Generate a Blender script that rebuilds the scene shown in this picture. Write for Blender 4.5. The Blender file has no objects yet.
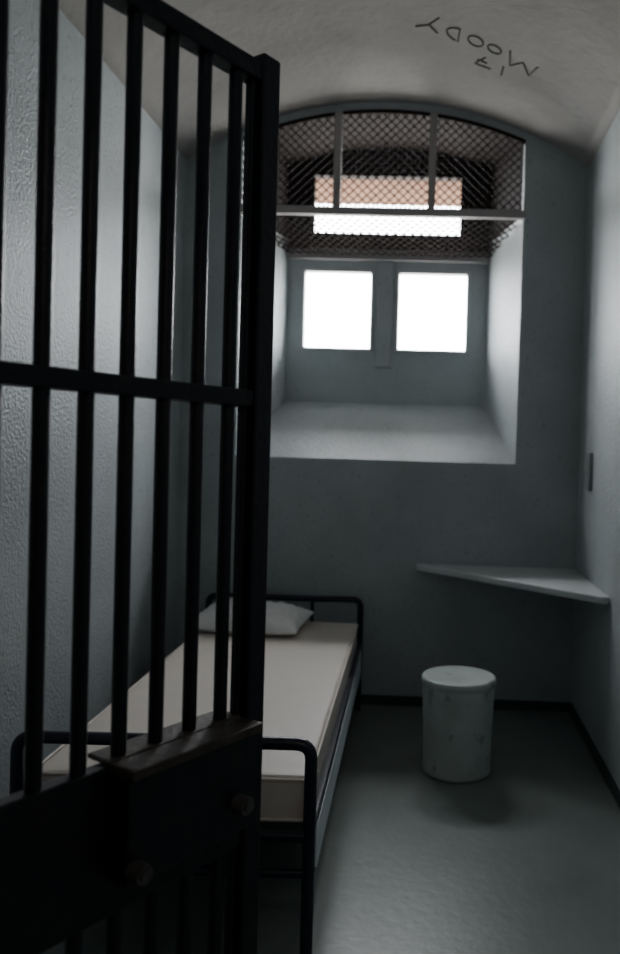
import bpy, bmesh, math, random
from mathutils import Vector, Matrix, noise
random.seed(7)
S = bpy.context.scene
COL = S.collection

# ---------------------------------------------------------------- materials
def mat(name, base, rough=0.6, metal=0.0, var=0.12, vscale=3.0, bump=0.0, bscale=40.0, spec=0.5,
        spots=0.0, spot_scale=18.0, spot_col=(0.05,0.05,0.05), coat=0.0):
    m = bpy.data.materials.new(name); m.use_nodes = True
    nt = m.node_tree; n = nt.nodes; L = nt.links
    b = n['Principled BSDF']
    b.inputs['Roughness'].default_value = rough
    b.inputs['Metallic'].default_value = metal
    b.inputs['Specular IOR Level'].default_value = spec
    if coat: b.inputs['Coat Weight'].default_value = coat
    tc = n.new('ShaderNodeTexCoord')
    nz = n.new('ShaderNodeTexNoise'); nz.inputs['Scale'].default_value = vscale
    nz.inputs['Detail'].default_value = 6; nz.inputs['Roughness'].default_value = 0.6
    L.new(tc.outputs['Object'], nz.inputs['Vector'])
    r = n.new('ShaderNodeValToRGB')
    r.color_ramp.elements[0].position = 0.3; r.color_ramp.elements[1].position = 0.7
    r.color_ramp.elements[0].color = (*[c*(1-var) for c in base], 1)
    r.color_ramp.elements[1].color = (*[min(1, c*(1+var)) for c in base], 1)
    L.new(nz.outputs['Fac'], r.inputs['Fac'])
    out = r.outputs['Color']
    if spots > 0:
        n2 = n.new('ShaderNodeTexNoise'); n2.inputs['Scale'].default_value = spot_scale
        n2.inputs['Detail'].default_value = 4
        L.new(tc.outputs['Object'], n2.inputs['Vector'])
        r2 = n.new('ShaderNodeValToRGB')
        r2.color_ramp.elements[0].position = 0.60; r2.color_ramp.elements[1].position = 0.68
        r2.color_ramp.elements[0].color = (0,0,0,1); r2.color_ramp.elements[1].color = (spots,)*3+(1,)
        L.new(n2.outputs['Fac'], r2.inputs['Fac'])
        mx = n.new('ShaderNodeMixRGB'); mx.inputs['Color2'].default_value = (*spot_col, 1)
        L.new(r2.outputs['Color'], mx.inputs['Fac']); L.new(out, mx.inputs['Color1'])
        out = mx.outputs['Color']
    L.new(out, b.inputs['Base Color'])
    if bump > 0:
        n3 = n.new('ShaderNodeTexNoise'); n3.inputs['Scale'].default_value = bscale
        n3.inputs['Detail'].default_value = 5
        L.new(tc.outputs['Object'], n3.inputs['Vector'])
        bp = n.new('ShaderNodeBump'); bp.inputs['Strength'].default_value = bump
        bp.inputs['Distance'].default_value = 0.01
        L.new(n3.outputs['Fac'], bp.inputs['Height']); L.new(bp.outputs['Normal'], b.inputs['Normal'])
    return m

M_wall   = mat('painted_plaster', (0.405,0.445,0.455), 0.5, var=0.12, vscale=2.2, bump=0.55, bscale=70, spots=0.45, spot_scale=48, spot_col=(0.21,0.23,0.235))
M_ceil   = mat('ceiling_plaster', (0.375,0.36,0.34), 0.85, var=0.12, vscale=1.8, bump=0.45, bscale=24, spots=0.2, spot_scale=9, spot_col=(0.28,0.265,0.25))
M_cavity = mat('dark_brown_plaster', (0.020,0.015,0.014), 0.85, var=0.3, vscale=6, bump=0.3, spec=0.2)  # dark brown plaster for the cavity behind the upper mesh
M_floor  = mat('painted_concrete_floor', (0.18,0.215,0.20), 0.36, var=0.16, vscale=2.5, bump=0.12, bscale=30, spots=0.45, spot_scale=5, spot_col=(0.13,0.155,0.145))
M_base   = mat('black_green_skirting_paint', (0.030,0.038,0.038), 0.55, var=0.3)
M_gate   = mat('black_painted_iron', (0.006,0.007,0.013), 0.42, var=0.3, vscale=20, bump=0.2, bscale=60, spots=0.5, spot_scale=22, spot_col=(0.03,0.02,0.014))
M_lock   = mat('lit_lock_steel', (0.07,0.058,0.05), 0.45, metal=0.2, var=0.5, vscale=25, bump=0.2, bscale=60)  # brownish steel, brightened so the colour carries light caught by the ledge
M_bolt   = mat('bolt_steel', (0.10,0.098,0.095), 0.4, metal=0.3, var=0.4, vscale=30)
M_bed    = mat('navy_painted_tube', (0.010,0.013,0.030), 0.35, var=0.2, vscale=20)
M_matt   = mat('cream_vinyl_mattress', (0.64,0.58,0.52), 0.5, var=0.04, vscale=3, bump=0.15, bscale=7)
M_under  = mat('pale_bed_base', (0.72,0.78,0.82), 0.6, var=0.1, vscale=8)
M_pillow = mat('white_cotton', (0.84,0.84,0.83), 0.85, var=0.05, vscale=6, bump=0.35, bscale=14)
M_shelf  = mat('painted_shelf', (0.60,0.64,0.64), 0.4, var=0.06, vscale=6, bump=0.1)
M_stool  = mat('chipped_white_enamel', (0.50,0.56,0.54), 0.45, var=0.14, vscale=6, spots=0.65, spot_scale=13, spot_col=(0.22,0.26,0.25), bump=0.2)
M_frame  = mat('grey_window_frame', (0.36,0.34,0.335), 0.5, var=0.1, vscale=8)
M_steelw = mat('window_steel', (0.46,0.48,0.49), 0.5, var=0.08, vscale=8)
M_mesh   = mat('rusty_expanded_metal', (0.026,0.020,0.019), 0.8, var=0.3, vscale=12, spec=0.1)
M_ink    = mat('charcoal_scrawl', (0.085,0.077,0.068), 0.9, var=0.4, vscale=30)
M_switch = mat('switch_plastic', (0.22,0.24,0.25), 0.5, var=0.08)
M_corr   = mat('corridor_plaster', (0.20,0.19,0.18), 0.8, var=0.1, bump=0.2)

def brick_mat():
    m = bpy.data.materials.new('brick'); m.use_nodes = True
    nt = m.node_tree; n = nt.nodes; b = n['Principled BSDF']; b.inputs['Roughness'].default_value=0.9
    b.inputs['Specular IOR Level'].default_value=0.1
    tc = n.new('ShaderNodeTexCoord'); br = n.new('ShaderNodeTexBrick')
    br.inputs['Scale'].default_value = 4.5
    br.inputs['Color1'].default_value = (0.100,0.052,0.032,1); br.inputs['Color2'].default_value=(0.13,0.066,0.040,1)
    br.inputs['Mortar'].default_value=(0.10,0.07,0.05,1); br.inputs['Mortar Size'].default_value=0.012
    nt.links.new(tc.outputs['Object'], br.inputs['Vector'])
    nt.links.new(br.outputs['Color'], b.inputs['Base Color'])
    return m
M_brick = brick_mat()

# ---------------------------------------------------------------- mesh helpers
class MB:
    """collects geometry into one mesh"""
    def __init__(s): s.v=[]; s.f=[]; s.m=[]; s.sm=[]
    def add(s, vs, fs, mi=0, smooth=False):
        o=len(s.v); s.v += [tuple(v) for v in vs]
        for f in fs: s.f.append([i+o for i in f]); s.m.append(mi); s.sm.append(smooth)
    def box(s, x0,x1,y0,y1,z0,z1, mi=0, M=None):
        vs=[Vector((x,y,z)) for x in (x0,x1) for y in (y0,y1) for z in (z0,z1)]
        if M: vs=[M@v for v in vs]
        s.add(vs, [(0,1,3,2),(4,6,7,5),(0,4,5,1),(2,3,7,6),(0,2,6,4),(1,5,7,3)], mi)
    def prism(s, poly, a, b, axis, mi=0, caps=True):
        def P(p,t):
            if axis=='z': return (p[0],p[1],t)
            if axis=='y': return (p[0],t,p[1])
            return (t,p[0],p[1])
        n=len(poly); vs=[P(p,a) for p in poly]+[P(p,b) for p in poly]
        fs=[(i,(i+1)%n,n+(i+1)%n,n+i) for i in range(n)]
        if caps: fs += [tuple(range(n-1,-1,-1)), tuple(range(n,2*n))]
        s.add(vs,fs,mi)
    def tube(s, pts, r, seg=12, mi=0, square=False, M=None):
        pts=[Vector(p) for p in pts]
        if M: pts=[M@p for p in pts]
        n=len(pts)
        t0=(pts[1]-pts[0]).normalized()
        up=Vector((0,0,1)) if abs(t0.z)<0.9 else Vector((0,1,0))
        u=t0.cross(up).normalized(); w=u.cross(t0).normalized(); prev=t0
        k=4 if square else seg
        vs=[]
        for i,p in enumerate(pts):
            if i==0: t=t0
            elif i==n-1: t=(pts[-1]-pts[-2]).normalized()
            else: t=((pts[i]-pts[i-1]).normalized()+(pts[i+1]-pts[i]).normalized()).normalized()
            q=prev.rotation_difference(t); u=q@u; w=q@w; prev=t
            for j in range(k):
                a=2*math.pi*(j+(0.5 if square else 0))/k
                vs.append(p+(u*math.cos(a)+w*math.sin(a))*r)
        fs=[(i*k+j, i*k+(j+1)%k, (i+1)*k+(j+1)%k, (i+1)*k+j) for i in range(n-1) for j in range(k)]
        s.add(vs,fs,mi,not square)
        s.add([vs[j] for j in range(k)],[tuple(range(k-1,-1,-1))],mi)
        s.add([vs[(n-1)*k+j] for j in range(k)],[tuple(range(k))],mi)
    def lathe(s, prof, c, seg=64, mi=0):
        vs=[]
        for (r,z) in prof:
            for j in range(seg):
                a=2*math.pi*j/seg; vs.append((c[0]+r*math.cos(a), c[1]+r*math.sin(a), c[2]+z))
        n=len(prof)
        s.add(vs,[(i*seg+j,i*seg+(j+1)%seg,(i+1)*seg+(j+1)%seg,(i+1)*seg+j) for i in range(n-1) for j in range(seg)],mi,True)
        s.add(vs[:seg],[tuple(range(seg-1,-1,-1))],mi); s.add(vs[-seg:],[tuple(range(seg))],mi)
    def obj(s, name, mats, bevel=0, bseg=2, parent=None, fix=True):
        me=bpy.data.meshes.new(name); me.from_pydata(s.v,[],s.f)
        for m in mats: me.materials.append(m)
        for p,mi,sm in zip(me.polygons,s.m,s.sm): p.material_index=mi; p.use_smooth=sm
        if fix:
            bm=bmesh.new(); bm.from_mesh(me); bmesh.ops.recalc_face_normals(bm,faces=bm.faces); bm.to_mesh(me); bm.free()
        o=bpy.data.objects.new(name,me); COL.objects.link(o)
        if bevel:
            b=o.modifiers.new('bevel','BEVEL'); b.width=bevel; b.segments=bseg; b.limit_method='ANGLE'; b.angle_limit=math.radians(40)
        if parent: o.parent=parent
        return o

def fillet(pts, r, n=6):
    pts=[Vector(p) for p in pts]; out=[pts[0]]
    for i in range(1,len(pts)-1):
        a=(pts[i-1]-pts[i]).normalized(); b=(pts[i+1]-pts[i]).normalized()
        p0=pts[i]+a*r; p1=pts[i]+b*r
        for k in range(n+1):
            t=k/n; out.append(p0*(1-t)**2+pts[i]*2*t*(1-t)+p1*t*t)
    out.append(pts[-1]); return out

def empty(name, loc=(0,0,0)):
    e=bpy.data.objects.new(name,None); COL.objects.link(e); e.location=(0,0,0); e.empty_display_size=0.2; return e

# ---------------------------------------------------------------- room dimensions (metres)
XL, XR = -1.47, 0.82          # side walls
YF, YB = 0.72, 4.40           # inner faces of front and back walls
CX, HW = -0.325, 1.145
ZS, ZA = 3.09, 3.44           # vault spring / apex
RV=(HW**2+(ZA-ZS)**2)/(2*(ZA-ZS))
def zv(x): return ZA-(RV-math.sqrt(max(0,RV*RV-(x-CX)**2)))
YW = 5.00                     # window plane at back of the embrasure
OL, OR_ = -1.145, 0.462       # embrasure at wall face
IL, IR = -0.985, 0.312        # embrasure at window plane
ZBAR = 2.815

# floor
b=MB(); b.box(-2.6,2.0,-1.8,YB+0.7,-0.12,0.0); b.obj('floor',[M_floor])
# side walls
b=MB(); b.box(XL-0.2,XL,0.45,YB,0,ZS); b.obj('wall_left',[M_wall])
b=MB(); b.box(XR,XR+0.2,0.45,YB,0,ZS); b.obj('wall_right',[M_wall])
# front wall with gate opening
b=MB(); OX0,OX1,OZ=-0.99,0.27,2.36
b.box(XL,OX0,0.45,YF,0,ZS); b.box(OX1,XR,0.45,YF,0,ZS); b.box(OX0,OX1,0.45,YF,OZ,ZS)
b.obj('wall_front',[M_wall])
# vaulted ceiling (barrel vault)
b=MB(); N=40
arc=[(XL+(XR-XL)*i/N, zv(XL+(XR-XL)*i/N)) for i in range(N+1)]
for i in range(N):
    (x0,z0),(x1,z1)=arc[i],arc[i+1]
    b.add([(x0,0.45,z0),(x1,0.45,z1),(x1,YB,z1),(x0,YB,z0)],[(0,1,2,3)],0,True)
b.box(XL-0.2,XR+0.2,0.45,YB,3.62,3.75)
b.add([(XL-0.2,.45,ZS),(XL,.45,ZS),(XL,YB,ZS),(XL-.2,YB,ZS)],[(0,1,2,3)])
b.add([(XR+0.2,.45,ZS),(XR,.45,ZS),(XR,YB,ZS),(XR+.2,YB,ZS)],[(0,1,2,3)])
b.box(XL-0.2,XL-0.1,0.45,YB,ZS,3.7); b.box(XR+0.1,XR+0.2,0.45,YB,ZS,3.7)
b.box(XL-0.2,XR+0.2,0.40,0.47,2.98,3.7)
bm_ceil=b.obj('ceiling',[M_ceil],fix=False)
bm=bmesh.new(); bm.from_mesh(bm_ceil.data); bmesh.ops.remove_doubles(bm,verts=bm.verts,dist=1e-4); bm.to_mesh(bm_ceil.data); bm.free()

# back wall with deep splayed embrasure
b=MB()
b.prism([(XL-0.2,YB),(OL,YB),(IL,YW),(XL-0.2,YW)],0,ZBAR,'z',0)
b.prism([(XR+0.2,YB),(OR_,YB),(IR,YW),(XR+0.2,YW)],0,ZBAR,'z',0)
b.prism([(XL-0.2,YB),(OL,YB),(OL+0.006,YB+0.025),(XL-0.2,YB+0.025)],ZBAR,3.7,'z',0)
b.prism([(XR+0.2,YB),(OR_,YB),(OR_-0.006,YB+0.025),(XR+0.2,YB+0.025)],ZBAR,3.7,'z',0)
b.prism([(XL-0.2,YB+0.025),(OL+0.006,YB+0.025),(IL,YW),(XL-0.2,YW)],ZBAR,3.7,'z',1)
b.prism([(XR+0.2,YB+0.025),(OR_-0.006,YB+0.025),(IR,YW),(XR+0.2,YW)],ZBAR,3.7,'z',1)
b.prism([(YB,0),(YB,1.405),(YW,1.765),(YW,0)],OL,OR_,'x',0)
for i in range(24):
    x0=OL+(OR_-OL)*i/24; x1=OL+(OR_-OL)*(i+1)/24
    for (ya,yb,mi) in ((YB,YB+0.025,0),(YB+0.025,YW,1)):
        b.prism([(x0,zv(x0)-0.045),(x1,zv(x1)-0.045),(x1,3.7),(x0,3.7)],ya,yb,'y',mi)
# window panel with three openings
ZA1,ZB1=2.118,2.615
W1=(-0.875,-0.440,ZA1,ZB1); W2=(-0.262,0.180,ZA1,ZB1); W3=(-0.828,0.125,2.86,3.235)
y0,y1=YW,YW+0.07
X0,X1=XL-0.2,XR+0.2
b.box(X0,X1,y0,y1,0,ZA1,0)
b.box(X0,W1[0],y0,y1,ZA1,ZB1,0); b.box(W1[1],W2[0],y0,y1,ZA1,ZB1,0); b.box(W2[1],X1,y0,y1,ZA1,ZB1,0)
b.box(X0,X1,y0,y1,ZB1,2.76,0)
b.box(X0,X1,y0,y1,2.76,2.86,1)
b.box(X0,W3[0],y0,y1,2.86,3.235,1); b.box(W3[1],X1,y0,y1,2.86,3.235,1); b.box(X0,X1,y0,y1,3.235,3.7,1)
b.obj('wall_back',[M_wall,M_cavity])
b=MB(); b.box(-1.4,0.8,YW+0.07,YW+0.60,3.24,3.75); b.obj('brick_lintel',[M_brick])

def window(name,W,m=M_steelw):
    x0,x1,z0,z1=W; w=0.018; b=MB(); ya,yb=YW-0.008,YW+0.05
    b.box(x0-w,x0+0.004,ya,yb,z0-w,z1+w); b.box(x1-0.004,x1+w,ya,yb,z0-w,z1+w)
    b.box(x0,x1,ya,yb,z0-w,z0+0.004); b.box(x0,x1,ya,yb,z1-0.004,z1+w)
    return b.obj(name,[m],bevel=0.004)
window('window_1',W1); window('window_2',W2); window('window_3',W3,M_mesh)
b=MB(); xm=(W1[1]+W2[0])/2
b.box(xm-0.05,xm+0.05,YW-0.014,YW,2.0,2.70); b.obj('trim_1',[M_wall],bevel=0.01)

# security screen: expanded-metal mesh + flat bar frame
scr=empty('window_security_screen')
def diamond(b, inside, P, u0,u1,v0,v1, du=0.046, slope=0.72, r=0.0042):
    H=v1-v0
    for sgn in (1,-1):
        c=u0-H/slope-du
        while c<u1+H/slope+du:
            st=0.012; u=u0; run=None
            while u<=u1+1e-6:
                v=v0+sgn*slope*(u-c)
                ok = v0<=v<=v1 and inside(u,v)
                if ok:
                    if run is None: run=[(u,v),(u,v)]
                    run[1]=(u,v)
                if (not ok or u+st>u1) and run is not None:
                    if run[1][0]-run[0][0]>0.005:
                        b.tube([P(*run[0]),P(*run[1])],r,mi=0,square=True)
                    run=None
                u+=st
            c+=du
b=MB()
diamond(b, lambda u,v: v<zv(u)-0.05, lambda u,v:(u,YB+0.012,v), OL,OR_,ZBAR,3.42, du=0.052, slope=0.95, r=0.0042)
b.obj('mesh_upper',[M_mesh],parent=scr)
b=MB()
def ins(u,v):
    t=(v-YB)/(YW-YB); return OL+(IL-OL)*t < u < OR_+(IR-OR_)*t
def Pl(u,v):
    t=(v-YB)/(YW-YB); return (u,v,ZBAR-0.02-0.085*t)
diamond(b, ins, Pl, OL,OR_,YB+0.02,YW-0.02, du=0.052, slope=1.6, r=0.0042)
b.obj('mesh_lower',[M_mesh],parent=scr)
b=MB()
b.box(OL-0.02,OR_+0.012,YB-0.022,YB+0.018,ZBAR-0.022,ZBAR+0.022)
for x in (-0.600,-0.060):
    b.box(x-0.021,x+0.021,YB-0.018,YB+0.01,ZBAR,zv(x)-0.045)
b.box(IL+0.002,IR-0.002,YW-0.045,YW-0.004,2.685,2.73)
for i in range(24):
    x0=OL+(OR_-OL)*i/24; x1=OL+(OR_-OL)*(i+1)/24
    b.prism([(x0,zv(x0)-0.065),(x1,zv(x1)-0.065),(x1,zv(x1)-0.043),(x0,zv(x0)-0.043)],YB-0.004,YB+0.02,'y',1)
b.obj('flat_bar_frame',[M_frame,M_mesh],parent=scr)

# skirting
b=MB(); b.box(XL,XR,YB-0.010,YB,0,0.055); b.obj('baseboard_back',[M_base])
b=MB(); b.box(XR-0.010,XR,YF,YB-0.010,0,0.06); b.obj('baseboard_right',[M_base])
b=MB(); b.box(XL,XL+0.010,YF,YB-0.010,0,0.06); b.obj('baseboard_left',[M_base])

# corridor the camera stands in
b=MB(); b.box(-2.6,2.0,-1.9,-1.75,0,3.0); b.obj('wall_corridor_rear',[M_corr])
b=MB(); b.box(-2.7,-2.6,-1.8,0.6,0,3.0); b.obj('wall_corridor_left',[M_corr])
b=MB(); b.box(2.0,2.1,-1.8,0.6,0,3.0); b.obj('wall_corridor_right',[M_corr])
b=MB(); b.box(-2.6,XL,0.45,0.6,0,3.0); b.box(XR,2.0,0.45,0.6,0,3.0); b.obj('wall_corridor_front',[M_corr])
b=MB(); b.box(-2.7,2.1,-1.9,0.6,3.0,3.1); b.obj('ceiling_corridor',[M_corr])

# ---------------------------------------------------------------- corner shelf
b=MB(); zt=0.820; T=0.036
b.prism([(XR,YB),(-0.085,YB),(-0.085,YB-0.035),(XR-0.035,3.52),(XR,3.52)],zt-T,zt,'z')
b.obj('corner_shelf',[M_shelf],bevel=0.008,bseg=3)

# ---------------------------------------------------------------- light switch on right wall
sw=empty('light_switch')
b=MB(); b.box(XR-0.02,XR,4.00,4.09,1.28,1.48); b.obj('back_box',[M_switch],bevel=0.005,parent=sw)
b=MB(); b.box(XR-0.028,XR-0.019,4.03,4.06,1.35,1.40); b.obj('rocker',[M_frame],bevel=0.003,parent=sw)

# ---------------------------------------------------------------- cylindrical stool
st=empty('cylindrical_stool'); c=(0.143,3.52,0)
b=MB(); b.lathe([(0.146,0.0),(0.156,0.006),(0.158,0.02),(0.155,0.035),(0.158,0.20),(0.164,0.36),(0.164,0.402)],c)
b.obj('body',[M_stool],parent=st)
b=MB(); b.lathe([(0.163,0.402),(0.168,0.404),(0.171,0.410),(0.171,0.424),(0.167,0.434),(0.160,0.437),(0.150,0.433),(0.0,0.433)] ,c)
b.obj('lid',[M_stool],parent=st)

# ---------------------------------------------------------------- bed
bed=empty('single_bed')
bx0,bx1=-1.195,-0.370; yf,yh=2.13,4.28; zt=0.618; R=0.018
b=MB()
for y in (yf,yh):
    zz=zt if y==yf else 0.620
    xa=bx0 if y==yf else bx0-0.025
    b.tube(fillet([(xa,y,0),(xa,y,zz),(bx1,y,zz),(bx1,y,0)],0.045),R,seg=14)
    b.tube([(xa,y,0.355),(bx1,y,0.355)],0.016)
    b.tube([(xa,y,0.25),(bx1,y,0.25)],0.013)
    for x in (bx0+0.27,bx1-0.27):
        b.tube([(x,y,0.355),(x,y,zz)],0.011)
b.obj('tube_ends',[M_bed],parent=bed)
b=MB()
for x in (bx0,bx1):
    b.box(x-0.013,x+0.013,yf,yh,0.352,0.385)
    b.box(x-0.012,x+0.012,yf,yh,0.185,0.222)
for i in range(9):
    y=yf+0.12+i*(yh-yf-0.24)/8
    b.box(bx0,bx1,y-0.02,y+0.02,0.354,0.364)
b.obj('side_rails',[M_bed],bevel=0.003,parent=bed)
b=MB(); b.box(bx1-0.012,bx1+0.015,yf+0.08,yh-0.05,0.224,0.350); b.box(bx0-0.015,bx0+0.012,yf+0.08,yh-0.05,0.224,0.350)
b.obj('side_panels',[M_under],bevel=0.004,parent=bed)

def slab(x0,x1,y0,y1,z0,z1,nx,ny,fn,rad):
    bm=bmesh.new()
    bmesh.ops.create_cube(bm,size=1)
    me=bpy.data.meshes.new('mattress')
    for v in bm.verts: v.co=Vector(((x0+x1)/2+v.co.x*(x1-x0),(y0+y1)/2+v.co.y*(y1-y0),(z0+z1)/2+v.co.z*(z1-z0)))
    bmesh.ops.bevel(bm,geom=bm.edges[:],offset=rad,segments=4,affect='EDGES',profile=0.5)
    for k in range(1,nx):
        bmesh.ops.bisect_plane(bm,geom=bm.verts[:]+bm.edges[:]+bm.faces[:],plane_co=(x0+(x1-x0)*k/nx,0,0),plane_no=(1,0,0))
    for k in range(1,ny):
        bmesh.ops.bisect_plane(bm,geom=bm.verts[:]+bm.edges[:]+bm.faces[:],plane_co=(0,y0+(y1-y0)*k/ny,0),plane_no=(0,1,0))
    for v in bm.verts: v.co=fn(v.co)
    for f in bm.faces: f.smooth=True
    bm.to_mesh(me); bm.free(); return me
mx0,mx1,my0,my1,mz0,mz1=-1.180,-0.378,2.175,4.22,0.366,0.507
def mf(p):
    q=p.copy()
    if q.z>mz0+0.05: q.z+=0.006*noise.noise(Vector((p.x*4,p.y*3,0)))-0.004
    q.x+=0.004*noise.noise(Vector((p.y*5,p.z*8,3)))
    return q
me=slab(mx0,mx1,my0,my1,mz0,mz1,14,30,mf,0.020); me.materials.append(M_matt)
o=bpy.data.objects.new('mattress',me); COL.objects.link(o); o.parent=bed
b=MB()
for z in (mz0+0.014,mz1-0.012):
    b.tube(fillet([(mx0,my0,z),(mx1,my0,z),(mx1,my1,z),(mx0,my1,z),(mx0,my0,z)],0.02),0.005,seg=8)
b.obj('mattress_piping',[M_matt],parent=bed)

def pillow():
    bm=bmesh.new(); nu,nv=44,32; W,Hh,T=0.30,0.19,0.088
    grid={}
    for side in (1,-1):
        for i in range(nu+1):
            for j in range(nv+1):
                u=-1+2*i/nu; v=-1+2*j/nv
                prof=(max(0,1-abs(u)**2.6)*max(0,1-abs(v)**2.6))**0.5
                x=W*u*(1-0.07*(1-abs(v)**2))
                y=Hh*v*(1-0.08*(1-abs(u)**2))
                z=side*T*prof*(1.0 if side>0 else 0.38)
                w=noise.noise(Vector((u*2.5,v*3.0,side*2)))*0.030+abs(noise.noise(Vector((u*5+v*2,v*4,5))))*0.042
                z+=w*prof*(1 if side>0 else 0.3)
                z+=0.012*abs(u*v)**2
                key=(i,j,side if prof>0 else 0)
                if key not in grid: grid[key]=bm.verts.new((x,y,z))
        for i in range(nu):
            for j in range(nv):
                q=[]
                for (a,c2) in ((i,j),(i+1,j),(i+1,j+1),(i,j+1)):
                    k=(a,c2,side) if (a,c2,side) in grid else (a,c2,0)
                    q.append(grid[k])
                if side<0: q.reverse()
                try: f=bm.faces.new(q); f.smooth=True
                except ValueError: pass
    me=bpy.data.meshes.new('pillow'); bm.to_mesh(me); bm.free(); me.materials.append(M_pillow)
    o=bpy.data.objects.new('pillow',me); COL.objects.link(o)
    o.location=(-0.935,4.00,mz1+0.034); o.rotation_euler=(math.radians(5),0,math.radians(-5))
    s=o.modifiers.new('s','SUBSURF'); s.levels=1; s.render_levels=1
    return o
pillow()
# bed stands very slightly skewed to the wall
pv=Vector((-0.80,4.28,0))
bed.matrix_world=Matrix.Translation(pv+Vector((-0.018,0,0)))@Matrix.Rotation(math.radians(1.8),4,'Z')@Matrix.Translation(-pv)

# ---------------------------------------------------------------- barred prison gate, swung open into the cell
gate=empty('prison_gate')
ang=math.radians(32); P0=Vector((-0.385,1.68,0))
dr=Vector((-math.sin(ang),-math.cos(ang),0))
nr=Vector((math.cos(ang),-math.sin(ang),0))
GM=Matrix(((dr.x,nr.x,0,P0.x),(dr.y,nr.y,0,P0.y),(0,0,1,0),(0,0,0,1)))
LEN=1.10; ZT=2.262; ZB=0.05
b=MB()
b.box(-0.010,0.042,-0.028,0.028,ZB,ZT+0.02,M=GM)
b.box(0.046,0.058,-0.012,0.012,ZB,ZT,M=GM)
b.box(LEN-0.055,LEN,-0.03,0.03,ZB,ZT+0.02,M=GM)
b.obj('stiles',[M_gate],bevel=0.008,bseg=3,parent=gate)
b=MB()
b.box(0,LEN,-0.023,0.023,ZT-0.04,ZT,M=GM)
b.box(0,LEN,-0.022,0.022,1.532,1.568,M=GM)
b.box(0,LEN,-0.022,0.022,ZB,ZB+0.045,M=GM)
b.obj('rails',[M_gate],bevel=0.004,parent=gate)
b=MB(); t=0.094
while t<LEN-0.07:
    b.tube([(t,0,ZB+0.02),(t,0,ZT-0.01)],0.0142,seg=14,M=GM); t+=0.0815
b.obj('bars',[M_gate],parent=gate)
b=MB(); b.box(0.0,LEN,-0.014,0.020,0.59,0.865,M=GM); b.obj('lock_plate',[M_gate],bevel=0.004,parent=gate)
b=MB(); b.box(0.05,0.37,0.02,0.085,0.852,0.872,M=GM)
b.box(0.05,0.37,-0.05,0.02,0.864,0.874,M=GM)
b.obj('lock_ledge',[M_lock],bevel=0.004,parent=gate)
b=MB(); b.box(0.04,0.37,0.02,0.075,0.66,0.852,M=GM); b.obj('lock_case',[M_gate],bevel=0.005,parent=gate)
b=MB()
for (t,z) in ((0.110,0.722),(0.355,0.690),):
    b.tube([(t,0.07,z),(t,0.105,z)],0.018,seg=20,M=GM)
    b.tube([(t,0.105,z),(t,0.112,z)],0.011,seg=16,M=GM)
b.obj('bolts',[M_bolt],parent=gate)
b=MB()
for z in (0.35,1.2,2.05):
    b.tube([(LEN+0.01,0,z-0.05),(LEN+0.01,0,z+0.05)],0.018,M=GM)
b.obj('hinges',[M_gate],parent=gate)

# ---------------------------------------------------------------- ceiling scrawl "MOODY 17"
def arcpts(cu,cv,ru,rv,a0,a1,n=14):
    return [(cu+ru*math.cos(math.radians(a0+(a1-a0)*i/n)), cv+rv*math.sin(math.radians(a0+(a1-a0)*i/n))) for i in range(n+1)]
strokes=[
 [(0.0,0.0),(0.02,0.13),(0.07,0.04),(0.12,0.135),(0.145,0.0)],
 arcpts(0.215,0.055,0.034,0.036,20,380), arcpts(0.31,0.060,0.038,0.044,20,380),
 [(0.39,0.13),(0.395,0.01)], arcpts(0.392,0.07,0.06,0.058,80,-85),
 [(0.495,0.12),(0.54,0.07)], [(0.60,0.12),(0.54,0.07),(0.50,-0.02)],
 [(0.14,0.27),(0.145,0.17)],
 [(0.20,0.26),(0.28,0.27),(0.24,0.17)], [(0.225,0.22),(0.275,0.22)],
]
ud=Vector((-0.95,-0.31)); vd=Vector((-0.10,0.9))
b=MB()
for s in strokes:
    dense=[]
    for i in range(len(s)-1):
        for k in range(4):
            t=k/4; dense.append((s[i][0]*(1-t)+s[i+1][0]*t, s[i][1]*(1-t)+s[i+1][1]*t))
    dense.append(s[-1])
    P=[]
    for (u,v) in dense:
        x=0.435+ud.x*u+vd.x*v; y=3.69+ud.y*u+vd.y*v; P.append((x,y,zv(x)-0.0002))
    b.tube(P,0.0048,seg=6)
b.obj('ceiling_graffiti',[M_ink])

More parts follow.
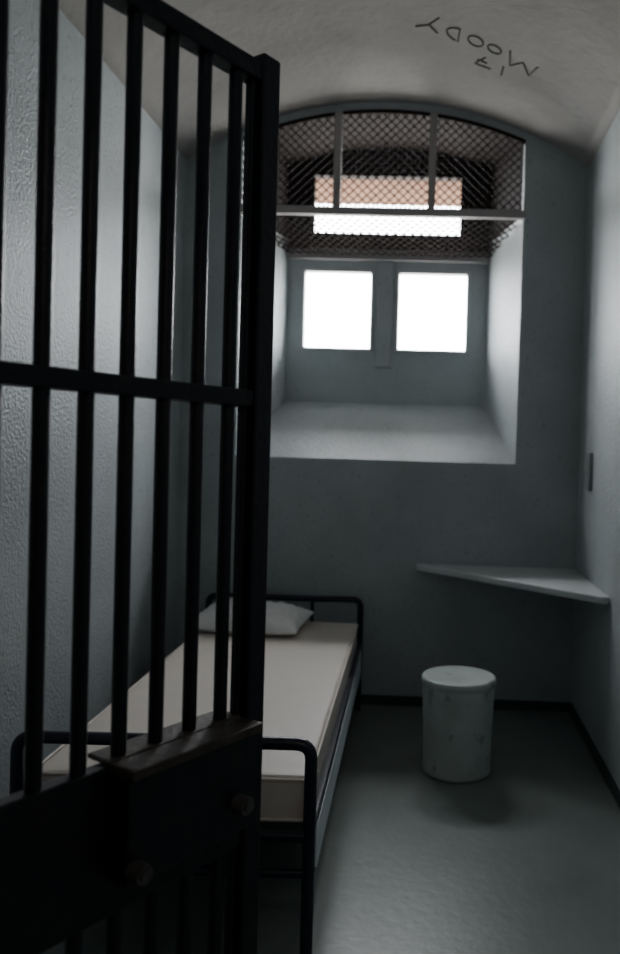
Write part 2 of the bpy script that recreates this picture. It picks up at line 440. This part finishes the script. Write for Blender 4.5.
# ---------------------------------------------------------------- light
w=bpy.data.worlds.new('overcast_sky'); S.world=w; w.use_nodes=True
nt=w.node_tree; bg=nt.nodes['Background']
tc=nt.nodes.new('ShaderNodeTexCoord'); sp=nt.nodes.new('ShaderNodeSeparateXYZ'); rp=nt.nodes.new('ShaderNodeValToRGB')
mr=nt.nodes.new('ShaderNodeMapRange'); mr.inputs['From Min'].default_value=-1
nt.links.new(tc.outputs['Generated'],sp.inputs[0]); nt.links.new(sp.outputs['Z'],mr.inputs['Value']); nt.links.new(mr.outputs[0],rp.inputs['Fac'])
rp.color_ramp.elements[0].position=0.40; rp.color_ramp.elements[0].color=(0.44,0.43,0.41,1)
rp.color_ramp.elements[1].position=0.52; rp.color_ramp.elements[1].color=(0.94,0.97,1.0,1)
nt.links.new(rp.outputs['Color'],bg.inputs['Color']); bg.inputs['Strength'].default_value=34
for i,W in enumerate((W1,W2,W3)):
    l=bpy.data.lights.new('window_portal','AREA'); l.shape='RECTANGLE'; l.size=W[1]-W[0]; l.size_y=W[3]-W[2]
    l.cycles.is_portal=True
    o=bpy.data.objects.new('window_portal_%d'%(i+1),l); COL.objects.link(o)
    o.location=((W[0]+W[1])/2,YW+0.075,(W[2]+W[3])/2); o.rotation_euler=(math.radians(-90),0,0)
l=bpy.data.lights.new('corridor_fill','AREA'); l.size=0.6; l.energy=7; l.color=(1.0,0.88,0.76)  # warm fill added on the camera side, no visible fitting
o=bpy.data.objects.new('corridor_fill',l); COL.objects.link(o); o.location=(0.3,-0.7,2.95)

# ---------------------------------------------------------------- camera
cam=bpy.data.cameras.new('camera'); co=bpy.data.objects.new('camera',cam); COL.objects.link(co)
F=770.0
cam.sensor_width=36; cam.lens=36*F/954; cam.clip_start=0.05
yaw=math.radians(1.5); pitch=math.radians(1.0); roll=math.radians(1.7)
co.matrix_world=Matrix.Translation((0,0,1.44))@(Matrix.Rotation(yaw,4,'Z')@Matrix.Rotation(math.pi/2-pitch,4,'X')@Matrix.Rotation(roll,4,'Z'))
cam.shift_x=-(124-math.tan(yaw)*F)/954; cam.shift_y=-(22-math.tan(pitch)*F)/954
cam.dof.use_dof=True; cam.dof.focus_distance=2.1; cam.dof.aperture_fstop=2.0
S.camera=co
